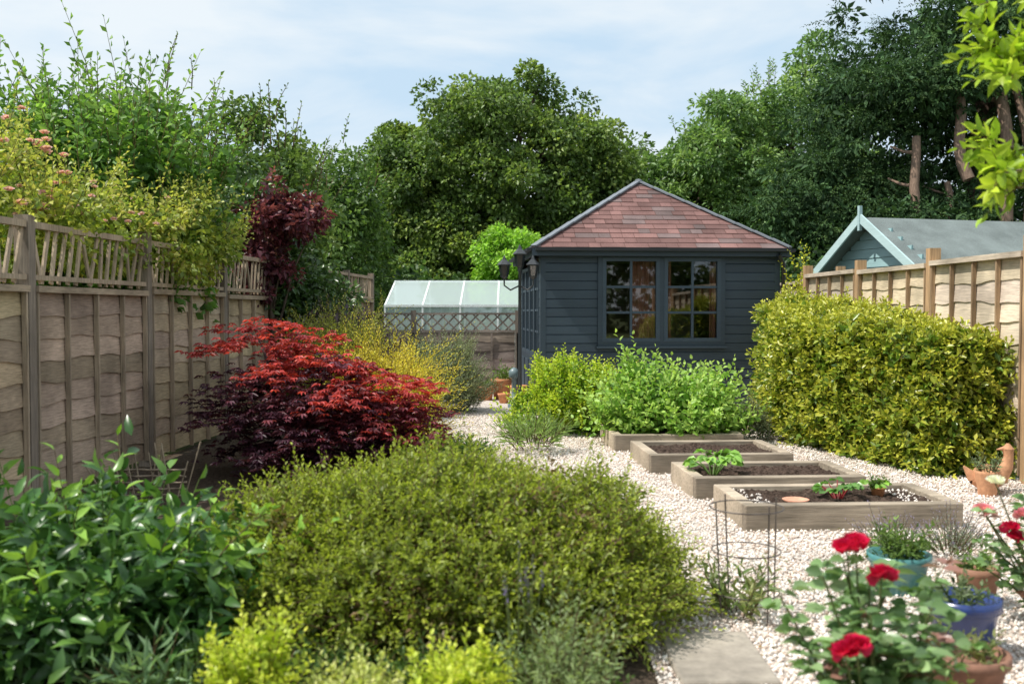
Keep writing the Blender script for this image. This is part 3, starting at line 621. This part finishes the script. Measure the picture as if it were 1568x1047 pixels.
# acer
GA=.95
DA=[(.05,.018,.035),(.11,.03,.05),(.18,.042,.06)]; RA=[(.20,.03,.04),(.40,.045,.045),(.58,.08,.06)]
g=Geo()
for (k,c,r,cols) in [(40,(-2.08,8.5,1.10),(.38,.4,.22),RA),(66,(-1.80,8.35,.70),(.50,.5,.28),DA),(55,(-2.15,8.3,.52),(.36,.4,.40),DA[:2]),(56,(-1.35,8.1,.55),(.46,.5,.23),DA+RA[:1]),(32,(-1.10,7.95,.72),(.30,.35,.12),RA),(60,(-1.5,8.0,.28),(.58,.5,.22),DA[:2]),(30,(-1.6,8.1,.90),(.34,.35,.10),RA),(26,(-.98,7.95,.45),(.22,.3,.18),DA[1:]+RA[:2])]:
    C,u=body(k,c,r,lo=.5,zmin=.08,lump=.4); kk=len(C)
    n=15; sp=runit(kk)*np.array([1,1,0]); sp=norm(sp+u*np.array([1,1,0])*.8)
    tt=rng.random((kk,n)); P=(C[:,None]+sp[:,None]*(tt*.36)[...,None]+np.array([0,0,-.08])*(tt**2)[...,None]).reshape(-1,3)+rng.normal(size=(kk*n,3))*np.array([.055,.055,.015])
    gc=mixcol(kk*n,cols,.3,np.repeat(rng.random(kk),n)); a=rng.random(kk*n)*6.28
    for dl in (-1.3,-.65,0,.65,1.3):
        D=np.stack([np.cos(a+dl),np.sin(a+dl),np.full(kk*n,-.22)],-1); put_leaves(g,P,D,.072*(1-.25*abs(dl)),.020,gc,0,up=1.5)
for (x,y,z) in [(-1.9,8.4,.9),(-2.2,8.5,1.2),(-1.2,8.0,.7),(-1.5,8.0,.9),(-2.1,8.2,.6),(-1.0,8,.6)]:
    g.tube([(-1.75,8.3,0),(-1.75+(x+1.75)*.4,8.3,z*.55),(x,y,z)],[.03,.018,.006],(.10,.06,.06),1,6)
g.build('japanese_maple',[LEAF,BARK])
# ------------------------------------------------------------------ FOREGROUND
GA=1.3
FB=[(.07,.095,.02),(.125,.165,.03),(.19,.235,.04)]
g=Geo()
for (n,c,r) in [(4300,(-.32,4.42),(1.08,1.0,.64)),(800,(.28,4.40),(.46,.62,.60)),(800,(-.95,4.4),(.46,.62,.58)),(500,(-.35,4.45),(.5,.5,.72)),(400,(.05,4.0),(.5,.45,.5)),(400,(-.7,4.0),(.5,.45,.46))]:
    B,u=body(n,(c[0],c[1],.06),(r[0]-.08,r[1]-.08,r[2]-.13),lo=.80,top=True,lump=.12)
    shoots(g,B,u*.9+np.array([0,0,.5])+rng.normal(size=u.shape)*.35,.17,14,.038,.018,FB,tip=(.34,.40,.04),sr=.002,spread=.9,bend=.2,stem=(.20,.12,.07))
C,u=body(800,(-.32,4.42,.10),(.94,.85,.48),lo=.3,top=True); clumps(g,C,.07,32,.032,.016,[(.09,.07,.03),(.15,.10,.05),(.13,.14,.035)])
for _ in range(90):
    a=rng.random()*6.28; e=np.array([-.32+.9*math.cos(a),4.42+.85*math.sin(a),rng.uniform(.15,.45)]); s=np.array([-.29+.2*math.cos(a),4.42+.2*math.sin(a),0]); g.tube([s,(s+e)/2+[0,0,-.04],e],[.012,.008,.003],(.24,.16,.11),1,5)
g.build('cistus_bush',[LEAF,BARK])
# peony
GA=1.4
g=Geo(); PE=[(.022,.06,.018),(.04,.10,.024),(.07,.15,.035)]
n=270; a=rng.random(n)*6.28; rr=np.sqrt(rng.random(n)); u=np.stack([np.cos(a)*rr,np.sin(a)*rr],-1)
B=np.column_stack([-1.72+u[:,0]*.48,3.88+u[:,1]*.44,rng.uniform(0,.28,n)*(1-.4*rr)]); D=np.column_stack([u*.9,np.full(n,1.)])
for dl in range(3):
    shoots(g,B,D+rng.normal(size=D.shape)*.08,.37,8,.12,.050,PE,tip=(.10,.19,.035) if dl==0 else None,sr=.005 if dl==0 else 0,spread=1.3,hi=True,droop=.4,stem=(.08,.12,.03),t0=.3,taper=.25,bend=.25)
B=B[:30]+np.array([.12,0,.16]); shoots(g,B,D[:30],.36,10,.12,.045,[(.14,.26,.03),(.22,.36,.05)],sr=.004,spread=1.1,hi=True,droop=.35)
g.build('peony_plant',[LEAFG,BARK])
GA=1.5
spiky('hosta_plant',(-1.22,3.30),(.2,.18,.20),46,.16,.12,.02,[(.12,.2,.10),(.2,.3,.16)],5,spread=.7,core=False)
YP=[(.15,.21,.02),(.30,.37,.035),(.44,.47,.06)]
def potplant(name,x,y,z,w,n,cols,ln,L,W,nl=12,tip=None,hi=True):
    g=Geo(); g.lathe((x,y,0),[(.07,0),(.10,.13),(.115,.13),(.115,.17),(.1,.17),(.001,.15)],(.35,.2,.14),2,20)
    B,u=body(n,(x,y,.14),(w*.7,w*.7,max(z-.14-ln*.8,.03)),lo=.3,top=True); shoots(g,B,u*np.array([.6,.6,.3])+np.array([0,0,1]),ln,nl,L,W,cols,tip=tip,hi=hi,sr=.002)
    return g.build(name,[LEAF,BARK,TERRA])
potplant('potted_euonymus',-.79,2.98,.45,.15,80,YP,.16,.036,.022,tip=(.44,.48,.06))
potplant('potted_euonymus',-.48,2.95,.28,.16,90,[(.25,.3,.06),(.5,.5,.2)],.12,.032,.02)
potplant('potted_euonymus',-.16,2.95,.36,.16,90,YP,.14,.036,.022,tip=(.44,.48,.06))
potplant('potted_lavender',.15,2.95,.46,.12,70,[(.14,.20,.09),(.24,.30,.13)],.26,.04,.009,16,hi=False)
potplant('potted_sedum',1.25,2.80,.26,.14,60,[(.3,.36,.1),(.2,.28,.08)],.12,.03,.016)
g=Geo(); n=8
for i in range(n):
    x=.10+rng.normal()*.05; y=3.2+rng.normal()*.06; h=rng.uniform(.45,.6); e=(x+rng.normal()*.05,y,h); g.tube([(x,y,.05),((x+e[0])/2,y,h/2),e],.002,(.14,.18,.07),1,4)
    P=np.tile(e,(16,1))-np.array([0,0,1])*np.linspace(0,.06,16)[:,None]; put_leaves(g,P,runit(16)+[0,0,.6],.010,.005,np.tile([.16,.13,.25],(16,1)),0)
g.build('lavender_stems',[LEAF,LEAF])
spiky('low_ground_cover',(-.9,3.35),(.5,.25,.16),200,.12,.04,.024,[(.04,.08,.02),(.08,.13,.03)],8)
spiky('low_ground_cover',(-.1,3.3),(.5,.22,.14),200,.12,.04,.024,[(.04,.08,.02),(.08,.13,.03)],8)
# roses
def rosebush(name,base,tops,flowers,nl=11,L=.055,fr=.045):
    g=Geo(); RL=[(.07,.13,.045),(.12,.20,.075),(.19,.27,.13)]; b=np.array(base,float)
    for e in tops:
        e=np.array(e,float); m=(b+e)/2+np.array([rng.normal()*.03,rng.normal()*.03,.03]); g.tube([b,m,e],[.006,.005,.003],(.12,.14,.05),1,6)
        ts=np.linspace(.2,1,nl)
        for t in ts:
            p=b+(e-b)*t+(m-(b+e)/2)*4*t*(1-t); a=rng.random()*6.28; d=np.array([math.cos(a),math.sin(a),.25]); q=p+d*.05
            g.tube([p,q],[.0015,.001],(.1,.14,.05),1,3,False)
            D=np.array([d,d+[ -d[1]*1.2,d[0]*1.2,0],d+[d[1]*1.2,-d[0]*1.2,0],[-d[1],d[0],.1],[d[1],-d[0],.1]]); PP=np.array([q,q,q,p+d*.02,p+d*.02])
            cc=mixcol(5,RL,.2) if rng.random()>.07 else np.tile([.20,.10,.08],(5,1))
            put_leaves(g,PP,D,L*rng.uniform(.7,1.15),L*.65,cc,0,True,1.1,.15)
    for p,c in flowers:
        p=np.array(p,float)
        g.tube([b+(p-b)*.5,p],[.004,.003],(.12,.14,.05),1,5)
        for l in range(5):
            k=6-l//2; a=np.arange(k)*6.283/k+l*.6; el=.15+.3*l
            D=np.stack([np.cos(a)*math.cos(el),np.sin(a)*math.cos(el),np.full(k,math.sin(el))],-1)
            put_leaves(g,np.tile(p,(k,1))+D*.004,D,fr*(1-.1*l),fr*1.1,np.array(c)*rng.uniform(.7,1.2,(k,1)),2,True,1,-.3)
    return g.build(name,[LEAFG,BARK,PETAL])
RED=(.60,.012,.075)
tops=[(.80,2.95,.50),(.88,2.8,.60),(.97,2.9,.62),(1.05,2.9,.55),(1.14,2.95,.56),(1.24,2.9,.50),(1.30,3.0,.56),(.84,2.8,.36),(1.12,2.7,.42),(1.22,2.8,.36),(1.33,2.95,.36),(.95,2.7,.30),(1.02,3.1,.48),(1.18,3.1,.5),(.9,2.75,.45),(1.08,2.75,.3),(1.28,2.75,.42),(1.0,2.75,.5),(1.16,2.75,.5)]
rosebush('red_rose_bush',(1.06,2.92,0),tops,[((.955,2.82,.665),RED),((1.04,2.78,.60),RED),((.90,2.66,.42),RED),((.99,2.85,.675),RED),((.93,2.66,.44),RED)],L=.062,fr=.048)
rosebush('red_rose_bush',(2.3,4.2,0),[(2.0,4.2,.5),(2.1,4.1,.42),(2.05,4.3,.35),(2.2,4.2,.55),(2.15,4.0,.3),(2.3,4.3,.6),(1.98,4.25,.28)],[((2.08,4.12,.44),RED),((2.10,4.12,.40),RED),((2.05,4.2,.62),(.8,.8,.76)),((2.0,4.2,.50),(.8,.35,.42)),((2.12,4.1,.5),(.8,.3,.4))],fr=.046)
g=Geo(); n=22; a=rng.random(n)*6.28; B=np.column_stack([1.0+.05*np.cos(a),4.35+.05*np.sin(a),np.zeros(n)]); shoots(g,B,np.column_stack([np.cos(a)*.5,np.sin(a)*.5,np.ones(n)]),.24,10,.09,.022,[(.07,.13,.04),(.2,.2,.08)],hi=True,mat=0,smat=1); g.build('young_shrub',[LEAF,BARK])
spiky('lavender_plant',(2.35,5.3),(.16,.15,.20),80,.18,.03,.006,[(.12,.17,.1),(.2,.24,.16)],14,tip=(.25,.2,.42),core=False)
spiky('lavender_plant',(2.0,5.25),(.14,.14,.20),60,.18,.03,.006,[(.12,.17,.1),(.2,.24,.16)],14,tip=(.25,.2,.42),core=False)
def veg(name,x,y,z,n,ln,L,W,cols,st):
    g=Geo(); a=np.arange(n)*2.4; B=np.column_stack([x+.02*np.cos(a),y+.02*np.sin(a),np.full(n,z)])
    for i in range(n):
        e=B[i]+np.array([math.cos(a[i])*ln*.7,math.sin(a[i])*ln*.7,ln*rng.uniform(.6,1)]); g.tube([B[i],(B[i]+e)/2+[0,0,.02],e],[.006,.005,.003],st,1,5)
        k=4; D=np.stack([np.array([math.cos(a[i]+q),math.sin(a[i]+q),-.1]) for q in (-.9,-.3,.3,.9)]); put_leaves(g,np.tile(e,(k,1)),D,L,W,mixcol(k,cols,.15),0,True,1.5,.2)
    return g.build(name,[LEAFG,LEAF])
veg('strawberry_plant',1.50,7.4,.12,12,.17,.10,.08,[(.09,.2,.03),(.2,.34,.06)],(.15,.25,.06))
veg('rhubarb_plant',2.12,6.45,.12,12,.12,.07,.06,[(.06,.15,.03),(.13,.25,.06)],(.35,.06,.06))
veg('seedling',2.4,6.55,.17,7,.06,.05,.04,[(.12,.25,.04),(.2,.34,.06)],(.15,.25,.06))
g=Geo()
for i in range(16):
    x=-2.85+.55*i/16; y=7.0+rng.normal()*.03; g.tube([(x,y,0),(x+rng.normal()*.07,y,rng.uniform(.28,.44))],.006,(.30,.24,.17),0,5)
for j in range(5): 
    xs=np.linspace(-2.85,-2.30,14); g.tube(np.stack([xs,7.0+.015*np.sin(xs*35+j*3.1),np.full(14,.05+j*.045)],-1),.008,(.28,.22,.16),0,5)
g.build('willow_hurdle',[BARK])
GA=1.4
g=Geo(); OC=[(.12,.20,.02),(.24,.34,.03),(.38,.46,.04)]
g.tube([(3.1,4.4,0),(3.05,4.35,1.2),(2.95,4.3,2.2),(2.9,4.2,3.3)],[.06,.05,.045,.03],(.16,.12,.09),1,9)
br=[((2.98,4.3,2.1),(2.45,4.15,2.35),(1.96,4.05,2.42)),((2.98,4.3,1.7),(2.5,4.1,2.0),(1.96,4.0,1.90)),((2.95,4.3,2.5),(2.4,4.2,2.75),(1.98,4.1,2.62)),((2.98,4.3,1.8),(2.4,4.2,2.0),(2.0,4.1,2.02)),((2.95,4.3,2.4),(2.3,4.1,2.5),(2.0,4.0,2.3)),((2.98,4.3,1.75),(2.5,4.1,1.9),(2.05,4.05,1.85))]
for b in br:
    g.tube(b,[.015,.01,.004],(.16,.13,.08),1,6)
    s,m,e=map(np.array,b); n=14; t=rng.uniform(.25,1,n)[:,None]; B=m+(e-m)*t; B[:5]=e
    shoots(g,B,np.column_stack([rng.uniform(-1,.1,n),rng.normal(size=n)*.5,rng.uniform(-.5,.8,n)]),.14,7,.10,.044,OC,hi=True,sr=.003,droop=.2)
C,u=body(90,(3.2,4.5,3.3),(.8,.9,.7)); clumps(g,C,.2,20,.09,.035,OC,hi=True)
g.build('apple_tree',[LEAF,BARK])
# ------------------------------------------------------------------ LIGHT / WORLD / CAMERA
S=Vector((-.525,-.145,.85)).normalized()
sd=bpy.data.lights.new('sun','SUN'); sd.energy=5.0; sd.angle=math.radians(.55); sd.color=(1,.95,.87)
so=bpy.data.objects.new('sun',sd); so.rotation_euler=S.to_track_quat('Z','Y').to_euler(); scene.collection.objects.link(so)
w=bpy.data.worlds.new('World'); scene.world=w; w.use_nodes=True; N=w.node_tree.nodes; K=w.node_tree.links; N.clear()
o=N.new('ShaderNodeOutputWorld'); b=N.new('ShaderNodeBackground'); b.inputs[1].default_value=.14
sk=N.new('ShaderNodeTexSky'); sk.sky_type='NISHITA'; sk.sun_disc=False; sk.sun_elevation=math.radians(58); sk.sun_rotation=math.radians(255); sk.dust_density=1.5
tc=N.new('ShaderNodeTexCoord'); mp=N.new('ShaderNodeMapping'); mp.inputs['Scale'].default_value=(1,1,3.2); mp.inputs['Location'].default_value=(.4,.1,.2)
n=N.new('ShaderNodeTexNoise'); n.inputs['Scale'].default_value=3.2; n.inputs['Detail'].default_value=8; n.inputs['Roughness'].default_value=.52; n.inputs['Distortion'].default_value=.3
r=N.new('ShaderNodeMapRange'); r.inputs[1].default_value=.36; r.inputs[2].default_value=.56; r.inputs[3].default_value=0; r.inputs[4].default_value=1
cm=N.new('ShaderNodeMix'); cm.data_type='RGBA'; cm.inputs[6].default_value=(4.4,5.7,6.9,1); cm.inputs[7].default_value=(6.5,7.0,7.3,1)
mx=N.new('ShaderNodeMix'); mx.data_type='RGBA'; mx.inputs[0].default_value=.9
K.new(tc.outputs['Generated'],mp.inputs[0]); K.new(mp.outputs[0],n.inputs['Vector']); K.new(n.outputs[0],r.inputs[0]); K.new(r.outputs[0],cm.inputs[0])
K.new(sk.outputs[0],mx.inputs[6]); K.new(cm.outputs[2],mx.inputs[7]); K.new(mx.outputs[2],b.inputs[0]); K.new(b.outputs[0],o.inputs[0])
cd=bpy.data.cameras.new('camera'); cd.lens=35; cd.sensor_width=36; cd.clip_end=1500; cd.clip_start=.05
cd.dof.use_dof=True; cd.dof.focus_distance=11.5; cd.dof.aperture_fstop=2.8
co=bpy.data.objects.new('camera',cd); co.location=(0,0,1.35); co.rotation_euler=(math.radians(90-1.78),0,0); scene.collection.objects.link(co); scene.camera=co
scene.view_settings.view_transform='Standard'; scene.view_settings.look='None'; scene.view_settings.exposure=0
